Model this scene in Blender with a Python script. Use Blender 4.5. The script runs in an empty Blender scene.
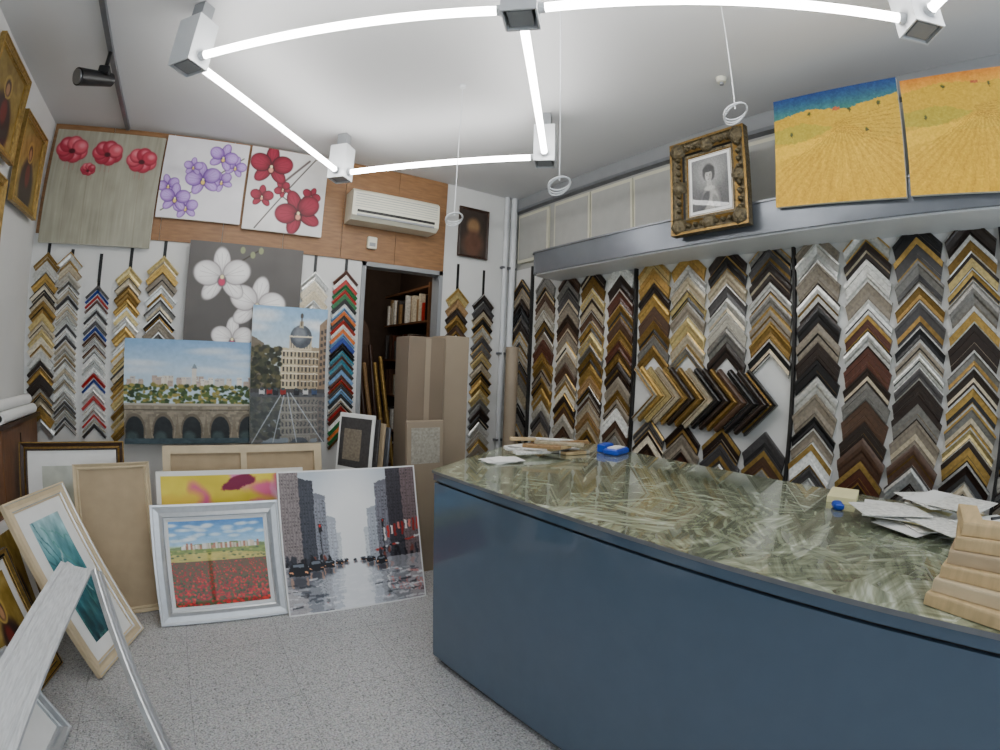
import bpy, math, random
import numpy as np
from mathutils import Matrix, Vector
random.seed(11); rng=np.random.RandomState(5)
SC=bpy.context.scene.collection
XR,YB,XL,HC,YF=2.71,3.78,-1.30,3.10,-1.8

# ------------------------------------------------------------ materials
def lin(c):
    return tuple((x/12.92 if x<=.04045 else ((x+.055)/1.055)**2.4) for x in c)
def mat(name,c,rough=.6,metal=0.,var=.12,scale=12.,bump=0.,stretch=(1,1,1),coat=0.,spec=.5):
    m=bpy.data.materials.new(name);m.use_nodes=True;nt=m.node_tree;b=nt.nodes['Principled BSDF']
    c=lin(c)
    tc=nt.nodes.new('ShaderNodeTexCoord');mp=nt.nodes.new('ShaderNodeMapping');mp.inputs['Scale'].default_value=stretch
    no=nt.nodes.new('ShaderNodeTexNoise');no.inputs['Scale'].default_value=scale;no.inputs['Detail'].default_value=5
    nt.links.new(tc.outputs['Object'],mp.inputs[0]);nt.links.new(mp.outputs[0],no.inputs['Vector'])
    r=nt.nodes.new('ShaderNodeValToRGB')
    r.color_ramp.elements[0].position=.3;r.color_ramp.elements[1].position=.7
    r.color_ramp.elements[0].color=(*[x*(1-var) for x in c],1);r.color_ramp.elements[1].color=(*[min(1,x*(1+var)) for x in c],1)
    nt.links.new(no.outputs['Fac'],r.inputs[0]);nt.links.new(r.outputs[0],b.inputs['Base Color'])
    b.inputs['Roughness'].default_value=rough;b.inputs['Metallic'].default_value=metal
    b.inputs['Coat Weight'].default_value=coat;b.inputs['Specular IOR Level'].default_value=spec
    if bump:
        bm=nt.nodes.new('ShaderNodeBump');bm.inputs['Strength'].default_value=bump;bm.inputs['Distance'].default_value=.01
        nt.links.new(no.outputs['Fac'],bm.inputs['Height']);nt.links.new(bm.outputs[0],b.inputs['Normal'])
    return m
def emat(name,c,s):
    m=bpy.data.materials.new(name);m.use_nodes=True;b=m.node_tree.nodes['Principled BSDF']
    b.inputs['Base Color'].default_value=(*c,1);b.inputs['Emission Color'].default_value=(*c,1);b.inputs['Emission Strength'].default_value=s
    return m
def paintmat(name,rough,coat):
    m=bpy.data.materials.new(name);m.use_nodes=True;nt=m.node_tree;b=nt.nodes['Principled BSDF']
    a=nt.nodes.new('ShaderNodeAttribute');a.attribute_name='Col';nt.links.new(a.outputs['Color'],b.inputs['Base Color'])
    b.inputs['Roughness'].default_value=rough;b.inputs['Coat Weight'].default_value=coat;b.inputs['Coat Roughness'].default_value=.03
    return m
PAINT=paintmat('painted_canvas',.55,0.);PRINT=paintmat('glazed_print',.5,.5)
M={}
def D(k,*a,**kw): M[k]=mat(k,*a,**kw)
D('wall_white',(.85,.85,.84),.8,var=.03,scale=3)
D('ceil',(.81,.81,.81),.85,var=.02,scale=1.5)
D('wallgrey',(.67,.67,.65),.7,var=.04)
D('cream',(.82,.81,.73),.55,var=.03)
D('wood_panel',(.55,.40,.26),.5,var=.22,scale=9,stretch=(1,1,6))
D('band',(.43,.45,.48),.25,.4,var=.05)
D('trimgrey',(.56,.57,.58),.5,var=.04)
D('dark',(.10,.09,.085),.5)
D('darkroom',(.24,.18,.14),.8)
D('metalwhite',(.86,.87,.88),.35,var=.02)
D('metalgrey',(.50,.51,.53),.35,.6)
D('black',(.04,.04,.045),.4)
D('counterblue',(.30,.375,.45),.14,var=.03,coat=.5)
D('plastic',(.86,.85,.78),.4,var=.02)
D('paper',(.92,.92,.91),.8,var=.03)
D('paleyellow',(.92,.89,.68),.8,var=.03)
D('cardboard',(.50,.44,.37),.42,var=.08,scale=3)
D('cardboard2',(.61,.55,.47),.5,var=.07,scale=3)
D('kraft',(.70,.62,.50),.8,var=.06)
D('rawwood',(.77,.67,.50),.6,var=.14,scale=10,stretch=(1,6,1))
D('canvasedge',(.88,.87,.83),.8,var=.03)
D('blueplastic',(.10,.28,.72),.35)
D('whitewash',(.86,.87,.88),.55,var=.16,scale=25,stretch=(6,.6,6),bump=.5)
D('silverframe',(.80,.81,.82),.3,.7,var=.06,scale=30)
D('creamframe',(.80,.73,.60),.5,var=.08)
D('darkbrown',(.22,.14,.10),.35)
D('midbrown',(.42,.28,.18),.4,var=.2,stretch=(4,4,1))
D('goldframe',(.60,.49,.26),.4,.5,var=.3,scale=40,bump=.8)
D('antique',(.36,.32,.23),.42,.45,var=.6,scale=55,bump=1.)
PAL={
 'gold':((.70,.57,.31),.3,.65),'dgold':((.50,.39,.19),.35,.6),'brass':((.77,.69,.47),.3,.55),
 'silver':((.80,.80,.78),.28,.7),'pewter':((.50,.49,.47),.35,.65),'champ':((.72,.67,.57),.35,.45),
 'bbrown':((.15,.105,.08),.3,0),'walnut':((.30,.21,.15),.4,0),'mahog':((.32,.18,.13),.3,0),
 'oak':((.57,.45,.30),.5,0),'creamp':((.84,.80,.71),.5,0),'whitep':((.90,.90,.88),.4,0),
 'taupe':((.51,.47,.41),.5,0),'greige':((.64,.62,.57),.5,0),'blackp':((.07,.065,.07),.3,0),'dgrey':((.27,.26,.26),.4,0),
 'red':((.66,.13,.10),.35,0),'blue':((.12,.24,.55),.35,0),'green':((.14,.42,.23),.35,0),'orange':((.82,.43,.15),.35,0),
 'teal':((.22,.50,.57),.35,0),'yellow':((.82,.70,.25),.35,0),'purple':((.35,.20,.42),.35,0),'lblue':((.45,.60,.74),.4,0)}
for k_,(c_,r_,m_) in PAL.items(): M[k_]=mat('moulding_'+k_,c_,r_,m_,var=.25,scale=60,bump=.15)
def floor_mat():
    m=bpy.data.materials.new('terrazzo');m.use_nodes=True;nt=m.node_tree;b=nt.nodes['Principled BSDF'];L=nt.links.new
    tc=nt.nodes.new('ShaderNodeTexCoord')
    n=nt.nodes.new('ShaderNodeTexNoise');n.inputs['Scale'].default_value=120;n.inputs['Detail'].default_value=3
    v=nt.nodes.new('ShaderNodeTexVoronoi');v.inputs['Scale'].default_value=110
    L(tc.outputs['Object'],n.inputs['Vector']);L(tc.outputs['Object'],v.inputs['Vector'])
    r=nt.nodes.new('ShaderNodeValToRGB');e=r.color_ramp.elements
    e[0].position=.38;e[0].color=(*lin((.36,.36,.37)),1);e[1].position=.60;e[1].color=(*lin((.70,.70,.70)),1)
    L(n.outputs['Fac'],r.inputs[0])
    mx=nt.nodes.new('ShaderNodeMixRGB');mx.inputs[0].default_value=.28;L(r.outputs[0],mx.inputs[1]);L(v.outputs['Color'],mx.inputs[2])
    hs=nt.nodes.new('ShaderNodeHueSaturation');hs.inputs['Saturation'].default_value=.12;L(mx.outputs[0],hs.inputs['Color'])
    br=nt.nodes.new('ShaderNodeTexBrick');br.offset=0;br.inputs['Scale'].default_value=1;br.inputs['Brick Width'].default_value=.5;br.inputs['Row Height'].default_value=.5
    br.inputs['Mortar Size'].default_value=.0018;br.inputs['Color1'].default_value=(1,1,1,1);br.inputs['Color2'].default_value=(.97,.97,.97,1);br.inputs['Mortar'].default_value=(.62,.62,.62,1)
    mp=nt.nodes.new('ShaderNodeMapping');mp.inputs['Location'].default_value=(.17,.05,0);L(tc.outputs['Object'],mp.inputs[0]);L(mp.outputs[0],br.inputs['Vector'])
    mu=nt.nodes.new('ShaderNodeMixRGB');mu.blend_type='MULTIPLY';mu.inputs[0].default_value=1;L(hs.outputs[0],mu.inputs[1]);L(br.outputs['Color'],mu.inputs[2])
    L(mu.outputs[0],b.inputs['Base Color']);b.inputs['Roughness'].default_value=.4
    return m
M['floor']=floor_mat()
def ctop_mat():
    m=bpy.data.materials.new('patterned_glass');m.use_nodes=True;nt=m.node_tree;b=nt.nodes['Principled BSDF'];L=nt.links.new
    tc=nt.nodes.new('ShaderNodeTexCoord')
    def layer(sc,seed,ns):
        mp=nt.nodes.new('ShaderNodeMapping');mp.inputs['Location'].default_value=(seed,seed*1.7,0);L(tc.outputs['Object'],mp.inputs[0])
        v=nt.nodes.new('ShaderNodeTexVoronoi');v.voronoi_dimensions='2D';v.inputs['Scale'].default_value=sc;L(mp.outputs[0],v.inputs['Vector'])
        s=nt.nodes.new('ShaderNodeSeparateColor');L(v.outputs['Color'],s.inputs[0])
        mu=nt.nodes.new('ShaderNodeMath');mu.operation='MULTIPLY';mu.inputs[1].default_value=6.28;L(s.outputs[0],mu.inputs[0])
        ro=nt.nodes.new('ShaderNodeVectorRotate');ro.rotation_type='Z_AXIS';L(mp.outputs[0],ro.inputs['Vector']);L(mu.outputs[0],ro.inputs['Angle'])
        m2=nt.nodes.new('ShaderNodeMapping');m2.inputs['Scale'].default_value=(ns,ns*.06,1);L(ro.outputs[0],m2.inputs[0])
        n=nt.nodes.new('ShaderNodeTexNoise');n.inputs['Scale'].default_value=1;n.inputs['Detail'].default_value=4;L(m2.outputs[0],n.inputs['Vector'])
        return n.outputs['Fac'],s.outputs[1]
    f1,c1=layer(4.5,1.3,34);f2,c2=layer(8,4.1,55)
    ad=nt.nodes.new('ShaderNodeMath');ad.operation='ADD';L(f1,ad.inputs[0]);L(f2,ad.inputs[1])
    ad2=nt.nodes.new('ShaderNodeMath');ad2.operation='MULTIPLY_ADD';L(c1,ad2.inputs[0]);ad2.inputs[1].default_value=.20;L(ad.outputs[0],ad2.inputs[2])
    dv=nt.nodes.new('ShaderNodeMath');dv.operation='MULTIPLY';dv.inputs[1].default_value=.5;L(ad2.outputs[0],dv.inputs[0])
    r=nt.nodes.new('ShaderNodeValToRGB');cr=r.color_ramp
    cr.elements[0].position=.41;cr.elements[0].color=(*lin((.31,.34,.27)),1);cr.elements[1].position=.76;cr.elements[1].color=(*lin((.86,.89,.83)),1)
    e=cr.elements.new(.52);e.color=(*lin((.46,.49,.40)),1);e=cr.elements.new(.62);e.color=(*lin((.61,.64,.54)),1)
    L(dv.outputs[0],r.inputs[0]);L(r.outputs[0],b.inputs['Base Color'])
    b.inputs['Roughness'].default_value=.22;b.inputs['Coat Weight'].default_value=1;b.inputs['Coat Roughness'].default_value=.02
    return m
M['ctop']=ctop_mat()
M['tube']=emat('fluorescent_tube_glow',(1,.99,.97),31)

# ------------------------------------------------------------ mesh builder
class MB:
    def __init__(s): s.v=[];s.f=[];s.m=[];s.sm=[];s.c=[];s.mats=[];s.X=Matrix.Identity(4)
    def mi(s,m):
        if isinstance(m,str): m=M[m]
        if m not in s.mats: s.mats.append(m)
        return s.mats.index(m)
    def add(s,vs,fs,m,smooth=False,cols=None,X=None):
        o=len(s.v);T=s.X if X is None else s.X@X
        s.v+= [T@Vector(p) for p in vs]
        s.c+= cols if cols is not None else [(.5,.5,.5)]*len(vs)
        if isinstance(m,list): idx=[s.mi(q) for q in m]
        else: idx=[s.mi(m)]*len(fs)
        for f,i in zip(fs,idx): s.f.append([a+o for a in f]);s.m.append(i);s.sm.append(smooth)
    def box(s,lo,hi,m,X=None,bev=0.):
        x0,y0,z0=lo;x1,y1,z1=hi
        if bev<=0:
            vs=[(x0,y0,z0),(x1,y0,z0),(x1,y1,z0),(x0,y1,z0),(x0,y0,z1),(x1,y0,z1),(x1,y1,z1),(x0,y1,z1)]
            s.add(vs,[(0,3,2,1),(4,5,6,7),(0,1,5,4),(1,2,6,5),(2,3,7,6),(3,0,4,7)],m,X=X)
        else:
            b=bev;vs=[];
            for z,i in ((z0,b),(z0+b,0),(z1-b,0),(z1,b)):
                x0i,x1i,y0i,y1i=x0+i,x1-i,y0+i,y1-i
                vs+=[(x0i+b,y0i,z),(x1i-b,y0i,z),(x1i,y0i+b,z),(x1i,y1i-b,z),(x1i-b,y1i,z),(x0i+b,y1i,z),(x0i,y1i-b,z),(x0i,y0i+b,z)]
            fs=[tuple(range(7,-1,-1)),tuple(range(24,32))]
            for k in range(3):
                for j in range(8): a=k*8+j;c=k*8+(j+1)%8;fs.append((a,c,c+8,a+8))
            s.add(vs,fs,m,X=X)
    def cyl(s,p,q,r,m,n=16,r2=None,cap=True):
        p=Vector(p);q=Vector(q);d=(q-p).normalized();a=d.orthogonal().normalized();b=d.cross(a);r2=r if r2 is None else r2
        vs=[p+(a*math.cos(t)+b*math.sin(t))*r for t in [2*math.pi*i/n for i in range(n)]]+[q+(a*math.cos(t)+b*math.sin(t))*r2 for t in [2*math.pi*i/n for i in range(n)]]
        s.add(vs,[(i,(i+1)%n,n+(i+1)%n,n+i) for i in range(n)],m,True)
        if cap: s.add(vs,[tuple(range(n-1,-1,-1)),tuple(range(n,2*n))],m)
    def tube(s,pts,r,m,n=8,closed=False):
        k=len(pts)
        for i in range(k if closed else k-1): s.cyl(pts[i],pts[(i+1)%k],r,m,n,cap=False)
    def prism(s,poly,z0,z1,m,mtop=None):
        n=len(poly);vs=[(x,y,z0) for x,y in poly]+[(x,y,z1) for x,y in poly]
        s.add(vs,[(i,(i+1)%n,n+(i+1)%n,n+i) for i in range(n)]+[tuple(range(n-1,-1,-1))],m)
        s.add(vs,[tuple(range(n,2*n))],mtop or m)
    def grid(s,img,w,h,z0,y,m,x0=None):
        H,W=img.shape[:2];x0=-w/2 if x0 is None else x0
        vs=[];cs=[]
        L=np.clip(img,0,1);L=np.where(L<=.04045,L/12.92,((L+.055)/1.055)**2.4)
        for j in range(H):
            for i in range(W):
                vs.append((x0+w*i/(W-1),y,z0+h*(1-j/(H-1))));cs.append(tuple(L[j,i]))
        fs=[(j*W+i,(j+1)*W+i,(j+1)*W+i+1,j*W+i+1) for j in range(H-1) for i in range(W-1)]
        s.add(vs,fs,m,cols=cs)
    def obj(s,name,centre=True):
        me=bpy.data.meshes.new(name)
        if centre and s.v:
            a=np.array([tuple(v) for v in s.v]);c=(a.min(0)+a.max(0))/2
        else: c=np.zeros(3)
        cv=Vector(c.tolist())
        me.from_pydata([tuple(v-cv) for v in s.v],[],s.f)
        for m in s.mats: me.materials.append(m)
        me.polygons.foreach_set('material_index',s.m);me.polygons.foreach_set('use_smooth',s.sm)
        at=me.color_attributes.new('Col','FLOAT_COLOR','POINT')
        at.data.foreach_set('color',np.hstack([np.array(s.c,dtype=np.float32),np.ones((len(s.c),1),np.float32)]).ravel())
        me.update()
        o=bpy.data.objects.new(name,me);o.location=cv;SC.objects.link(o);return o

def place(x,y,yaw=0,lean=0,z=0,roll=0):
    return Matrix.Translation((x,y,z))@Matrix.Rotation(math.radians(yaw),4,'Z')@Matrix.Rotation(math.radians(-lean),4,'X')@Matrix.Rotation(math.radians(roll),4,'Y')

# ------------------------------------------------------------ painter
class P:
    def __init__(s,w,h,c=(1,1,1),res=200):
        s.W=max(8,int(w*res));s.H=max(8,int(h*res));s.a=w/h
        s.y,s.x=np.mgrid[0:s.H,0:s.W];s.x=s.x/(s.W-1);s.y=s.y/(s.H-1)
        s.i=np.ones((s.H,s.W,3))*np.array(c)
    def mix(s,mask,c):
        mask=np.clip(mask,0,1)[...,None];s.i=s.i*(1-mask)+np.array(c)*mask
    def vgrad(s,stops):
        ys=[a for a,_ in stops]
        s.i=np.stack([np.interp(s.y,ys,[c[k] for _,c in stops]) for k in range(3)],-1)
    def ell(s,cx,cy,rx,ry,c,rot=0,soft=.15,al=1):
        dx=(s.x-cx)*s.a;dy=s.y-cy;r=math.radians(rot)
        u=dx*math.cos(r)+dy*math.sin(r);v=-dx*math.sin(r)+dy*math.cos(r)
        d=np.sqrt((u/rx)**2+(v/ry)**2);s.mix(np.clip((1-d)/soft+.5,0,1)*al,c)
    def poly(s,pts,c,al=1):
        ins=np.zeros(s.x.shape,bool);n=len(pts)
        for i in range(n):
            x0,y0=pts[i];x1,y1=pts[(i+1)%n]
            if y0==y1: continue
            cr=((y0>s.y)!=(y1>s.y))&(s.x<(x1-x0)*(s.y-y0)/(y1-y0)+x0);ins^=cr
        s.mix(ins*al,c)
    def rect(s,x,y,w,h,c,al=1): s.mix(((s.x>=x)&(s.x<x+w)&(s.y>=y)&(s.y<y+h))*float(al),c)
    def line(s,x0,y0,x1,y1,w,c,al=1):
        ax,ay,bx,by=x0*s.a,y0,x1*s.a,y1;px=s.x*s.a;dx,dy=bx-ax,by-ay
        t=np.clip(((px-ax)*dx+(s.y-ay)*dy)/(dx*dx+dy*dy+1e-9),0,1)
        d=np.hypot(px-ax-t*dx,s.y-ay-t*dy);s.mix(np.clip((w-d)/(w*.5+.002)+.3,0,1)*al,c)
    def n2(s,sx,sy):
        n=np.zeros((s.H,s.W))
        for k,f in ((1,1),(2,.5),(4,.25)):
            g=rng.rand(max(2,int(sy*k))+1,max(2,int(sx*k))+1)-.5
            gy=s.y*(g.shape[0]-1.001);gx=s.x*(g.shape[1]-1.001)
            iy=gy.astype(int);ix=gx.astype(int);fy=gy-iy;fx=gx-ix
            n+=f*((g[iy,ix]*(1-fx)+g[iy,ix+1]*fx)*(1-fy)+(g[iy+1,ix]*(1-fx)+g[iy+1,ix+1]*fx)*fy)
        return n
    def noise(s,amp,sx=20,sy=20,mask=None):
        n=s.n2(sx,sy)[...,None]*amp
        if mask is not None: n=n*mask[...,None]
        s.i=np.clip(s.i+n,0,1)
    def brush(s,amt=.012,sx=40,sy=40):
        jx=np.clip(((s.x+s.n2(sx,sy)*amt)*(s.W-1)).round().astype(int),0,s.W-1)
        jy=np.clip(((s.y+s.n2(sx,sy)*amt)*(s.H-1)).round().astype(int),0,s.H-1)
        s.i=s.i[jy,jx]
    def mirror(s,h,base,al=.6,sq=1.0):   # wet road in the artwork itself
        y2=np.clip(h-(s.y-h)*sq,0,1);jy=(y2*(s.H-1)).astype(int)
        jx=np.clip(((s.x+s.n2(8,90)*.03)*(s.W-1)).astype(int),0,s.W-1)
        r=s.i[jy,jx]*al+np.array(base)*(1-al);m=(s.y>h)[...,None];s.i=np.where(m,r,s.i)
    def flower(s,cx,cy,r,c,c2,rot=0,ctr=(.8,.7,.2),dk=None):
        c=np.array(c);c2=np.array(c2);dk=c2*.75 if dk is None else np.array(dk)
        for k,(a,L,wd) in enumerate([(90,1,.30),(-48,.95,.28),(-132,.95,.28),(15,1.0,.44),(165,1.0,.44)]):
            a=math.radians(a+rot);ro=-math.degrees(a);ex,ey=math.cos(a)/s.a,-math.sin(a)
            px,py=cx+ex*r*.56,cy+ey*r*.56
            s.ell(px,py,r*.52*L,r*(wd+.03),tuple(dk),rot=ro,soft=.10)
            s.ell(px,py,r*.49*L,r*wd,tuple(c2),rot=ro,soft=.12)
            s.ell(px+ex*r*.06,py+ey*r*.06,r*.42*L,r*wd*.85,tuple(c*.7+c2*.3),rot=ro,soft=.5)
            s.ell(px+ex*r*.12,py+ey*r*.12,r*.28*L,r*wd*.6,tuple(c),rot=ro,soft=.7)
            for q in (-.3,0,.3):
                aa=a+q*.8;s.line(cx+ex*r*.1,cy+ey*r*.1,cx+math.cos(aa)*r*.85/s.a,cy-math.sin(aa)*r*.85,r*.012,tuple(dk),.35)
        s.ell(cx,cy+r*.16,r*.17,r*.22,tuple(dk*.8),soft=.3);s.ell(cx,cy+r*.20,r*.12,r*.14,ctr,soft=.5);s.ell(cx,cy+r*.02,r*.07,r*.08,(.95,.9,.7),soft=.4)

def canvas(name,p,w,h,X,d=.025,edge='canvasedge',m=PAINT):
    b=MB();b.X=X;b.box((-w/2,0,0),(w/2,d,h),edge,bev=.002);b.grid(p.i,w,h,0,-.0015,m);return b.obj(name)
PROF=[(0,0),(0,1),(.14,1),(.2,.8),(.55,.55),(.8,.75),(.88,.5),(1,.45),(1,0)]
def ringframe(b,w,h,bw,d,ms,prof=PROF,z0=0):
    cs=[(-w/2,0),(w/2,0),(w/2,h),(-w/2,h)];dr=[(1,1),(-1,1),(-1,-1),(1,-1)]
    vs=[];n=len(prof)
    for (cx,cz),(ax,az) in zip(cs,dr):
        for t,q in prof: vs.append((cx+ax*t*bw,-q*d,z0+cz+az*t*bw))
    fs=[];mm=[]
    for k in range(4):
        k2=(k+1)%4
        for j in range(n-1): fs.append((k*n+j,k2*n+j,k2*n+j+1,k*n+j+1));mm.append(ms[j%len(ms)])
    b.add(vs,fs,mm)
def framed(name,w,h,bw,d,ms,X,p=None,matw=0,matm='paper',back='kraft',pm=None,prof=PROF):
    b=MB();b.X=X;ringframe(b,w,h,bw,d,ms,prof)
    b.box((-w/2+.004,0,.004),(w/2-.004,.006,h-.004),back)
    iw,ih=w-2*bw,h-2*bw
    b.box((-iw/2-.01,-d*.25,bw-.01),(iw/2+.01,-.0005,bw+ih+.01),matm)
    if p is not None:
        b.grid(p.i,iw-2*matw,ih-2*matw,bw+matw,-d*.25-.002,pm or PRINT)
    return b.obj(name)

# ------------------------------------------------------------ room shell
T=.12
b=MB();b.box((XL-T,YF-T,-.1),(XR+T,YB+2.2,0),'floor');b.obj('floor',False)
b=MB();b.box((XL-T,YF-T,HC),(XR+T,YB+2.2,HC+.1),'ceil');b.obj('ceiling')
b=MB();b.box((XL-T,YF-T,0),(XL,YB+T,HC),'wall_white');b.obj('wall_left')
b=MB();b.box((XR,YF-T,0),(XR+T,YB+T,HC),'wallgrey');b.obj('wall_right')
DX0,DX1,DZ=1.20,1.93,2.29
b=MB();b.box((XL,YB,0),(DX0,YB+T,HC),'wall_white');b.box((DX1,YB,0),(XR,YB+T,HC),'wall_white');b.box((DX0,YB,DZ),(DX1,YB+T,HC),'wall_white');b.obj('wall_back')
b=MB()
b.box((XL,YF-T,0),(XR,YF,.35),'wallgrey');b.box((XL,YF-T,2.85),(XR,YF,HC),'wallgrey')
b.box((XL,YF-T,.35),(XL+.1,YF,2.85),'wallgrey');b.box((XR-.1,YF-T,.35),(XR,YF,2.85),'wallgrey');b.obj('wall_front')
b=MB()
for x in (XL+.1,0.0,1.3,XR-.16): b.box((x,YF-.09,.35),(x+.06,YF-.03,2.85),'metalgrey')
b.box((XL+.1,YF-.09,.35),(XR-.1,YF-.03,.41),'metalgrey');b.box((XL+.1,YF-.09,2.79),(XR-.1,YF-.03,2.85),'metalgrey');b.obj('window_1')
b=MB()
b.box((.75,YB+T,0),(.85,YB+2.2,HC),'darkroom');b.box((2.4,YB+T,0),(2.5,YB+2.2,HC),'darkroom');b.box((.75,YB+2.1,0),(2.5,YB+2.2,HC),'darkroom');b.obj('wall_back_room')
b=MB()
for x in (DX0-.0,DX1-.035): b.box((x,YB-.012,0),(x+.035,YB+T,DZ),'trimgrey')
b.box((DX0,YB-.012,DZ-.035),(DX1,YB+T,DZ),'trimgrey');b.obj('door_frame')
b=MB()
xs=np.linspace(XL+.01,DX1,8)
for a,c in zip(xs[:-1],xs[1:]): b.box((a+.002,YB-.014,DZ),(c-.002,YB-.002,HC-.005),'wood_panel')
b.obj('trim_wood_panelling')
b=MB();b.box((XR-.04,YF,2.985),(XR-.002,YB-.01,HC-.002),'trimgrey');b.box((XR-.06,YF,2.96),(XR-.002,YB-.01,2.985),'metalgrey');b.obj('trim_cornice')
b=MB()
for y in (3.72,3.2,2.75,2.3,1.85,1.4): b.box((XR-.03,y-.44,2.46),(XR-.002,y,2.93),'cream',bev=.004);b.box((XR-.034,y-.42,2.49),(XR-.03,y-.02,2.90),'wallgrey',bev=.001)
b.obj('trim_cream_cupboards')
b=MB()
b.cyl((2.56,YB-.03,0),(2.56,YB-.03,HC),.022,'metalwhite');b.cyl((2.64,YB-.035,0),(2.64,YB-.035,HC),.03,'metalwhite')
for z in (.8,1.6,2.4): b.box((2.52,YB-.05,z),(2.68,YB-.002,z+.02),'metalgrey')
b.obj('trim_pipes')
def rrect(y0,y1,x0,x1,r,n=8):
    pts=[(x1,y0),(x1,y1)];
    for i in range(n+1):
        t=math.pi/2*i/n;pts.append((x0+r-r*math.sin(t),y1-r+r*math.cos(t)))
    pts.append((x0,y0));return pts
XB=2.36
b=MB();b.prism(rrect(YF+.02,3.12,XB,XR-.002,.10)[::-1],2.235,2.40,'band')
b.prism(rrect(YF+.02,3.10,XB+.02,XR-.004,.09)[::-1],2.225,2.235,'metalwhite');b.prism(rrect(YF+.02,3.128,XB-.008,XR-.002,.10)[::-1],2.40,2.412,'metalgrey');b.obj('trim_display_soffit')
b=MB();b.box((XR-.02,YF+.05,.5),(XR-.004,3.74,2.4),'wall_white')
for y in (3.47,2.265,1.09,-.02): b.box((XR-.05,y-.008,.5),(XR-.02,y+.008,2.4),'dark')
b.box((XR-.30,YF+.05,.0),(XR-.004,3.0,.5),'wallgrey');b.obj('trim_sample_board')

# ------------------------------------------------------------ moulding sample strips
PROFS=[[(0,0),(0,1),(.14,1),(.22,.75),(.55,.5),(.8,.7),(.86,.4),(1,.4),(1,0)],
       [(0,0),(0,.6),(.12,.85),(.3,1),(.5,.9),(.62,.55),(.85,.5),(1,.35),(1,0)],
       [(0,0),(0,.9),(.3,.9),(.32,.7),(.7,.7),(.72,.95),(.9,.95),(1,.8),(1,0)]]
def chevron(b,cu,cv,a,w,h,ms,prof,F,rot=0,n0=.004,cut=1.):
    s2=math.sqrt(2);R=math.radians(rot);C,S=math.cos(R),math.sin(R);vs=[];n=len(prof)
    for st in (-1,0,1):
        for t,q in prof:
            t*=w
            if st==0: u,v=0,-t*s2
            else: u=a-cut*t/s2;v=-u-t*s2;u*=st
            u,v=u*C-v*S,u*S+v*C
            vs.append(F(cu+u,cv+v,n0+q*h))
    fs=[];mm=[]
    for k in range(2):
        for j in range(n-1): fs.append((k*n+j,(k+1)*n+j,(k+1)*n+j+1,k*n+j+1));mm.append(ms[[0,1,0,0,2,0,1,0][j]%len(ms)])
    fs.append(tuple(range(n)));mm.append(ms[0]);fs.append(tuple(range(3*n-1,2*n-1,-1)));mm.append(ms[0])
    b.add(vs,fs,mm)
FR=lambda u,v,n:(XR-.021-n,-u,v)
FB=lambda u,v,n:(u,YB-.003-n,v)
G={'mix':['gold','dgold','silver','pewter','walnut','taupe','blackp','bbrown','taupe','greige','mahog','dgrey'],
   'silver':['silver','pewter','champ','dgrey','greige','brass','silver','taupe','bbrown','blackp','gold'],
   'gold':['gold','dgold','brass','champ','bbrown','oak','walnut','pewter','bbrown'],
   'lgold':['gold','brass','champ','silver','creamp','dgold','bbrown'],
   'brown':['walnut','mahog','bbrown','taupe','pewter','dgold','bbrown','whitep','silver','walnut'],
   'dark':['bbrown','blackp','walnut','dgrey','silver','mahog','whitep','taupe','blackp'],
   'greige':['taupe','greige','creamp','pewter','champ','walnut','dgrey','bbrown'],
   'multi':['red','blue','green','blackp','whitep','bbrown','whitep','blackp','lblue','mahog','dgrey','teal','blue','yellow','red','orange','whitep'],
   'thin':['silver','champ','pewter','greige','dgrey','whitep'],
   'thinc':['blue','red','whitep','silver','lblue','dgrey','mahog','silver','whitep']}
def strip(F,uc,ztop,zbot,width,grp,wmin=.045,wmax=.085,board=None,name='moulding_sample_strip',gap=0.,b=None,fin=True,cut=.35):
    b=b or MB();a=width/2
    if board: 
        vs=[F(uc-a-.01,zbot-.02,.0),F(uc+a+.01,zbot-.02,.0),F(uc+a+.01,ztop+.02,.0),F(uc-a-.01,ztop+.02,.0),F(uc-a-.01,zbot-.02,.004),F(uc+a+.01,zbot-.02,.004),F(uc+a+.01,ztop+.02,.004),F(uc-a-.01,ztop+.02,.004)]
        b.add(vs,[(0,3,2,1),(4,5,6,7),(0,1,5,4),(1,2,6,5),(2,3,7,6),(3,0,4,7)],board)
    z=ztop;last=None
    while z>zbot+a:
        w=random.uniform(wmin,wmax);k=random.choice(G[grp])
        while k==last: k=random.choice(G[grp])
        last=k;acc=random.choice([k,k,'bbrown','gold','silver',k]) if wmin>.03 else k
        acc2=random.choice([k,k,'dgold','blackp','champ',k])
        chevron(b,uc,z,a*random.uniform(.97,1.0),w,random.uniform(.014,.03),[k,acc,acc2],random.choice(PROFS),F,cut=cut)
        z-=w*1.4142*.985+gap
    return b.obj(name) if fin else b
def hang(b,F,u,z0,z1,w=.012):
    vs=[F(u-w,z0,.001),F(u+w,z0,.001),F(u+w,z1,.001),F(u-w,z1,.001),F(u-w,z0,.004),F(u+w,z0,.004),F(u+w,z1,.004),F(u-w,z1,.004)]
    b.add(vs,[(0,3,2,1),(4,5,6,7),(0,1,5,4),(1,2,6,5),(2,3,7,6),(3,0,4,7)],'black')
grps=['silver','mix','greige','gold','brown','gold','silver','silver','mix','dark','brown','mix','gold','mix']
cen=[3.62,3.28,2.98,2.70,2.41,2.10,1.82,1.53,1.24,.95,.67,.40,.13,-.15]
for i,(g,c) in enumerate(zip(grps,cen)):
    if 5<=i<=8:
        strip(FR,-c,2.30,1.50,.275,g,.045,.075)
        strip(FR,-c,1.19,.70,.275,'greige' if i%2 else 'dark',.05,.09)
    else: strip(FR,-c,2.30,.70,.262,g,.04,.08 if i<9 else .088)
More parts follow.
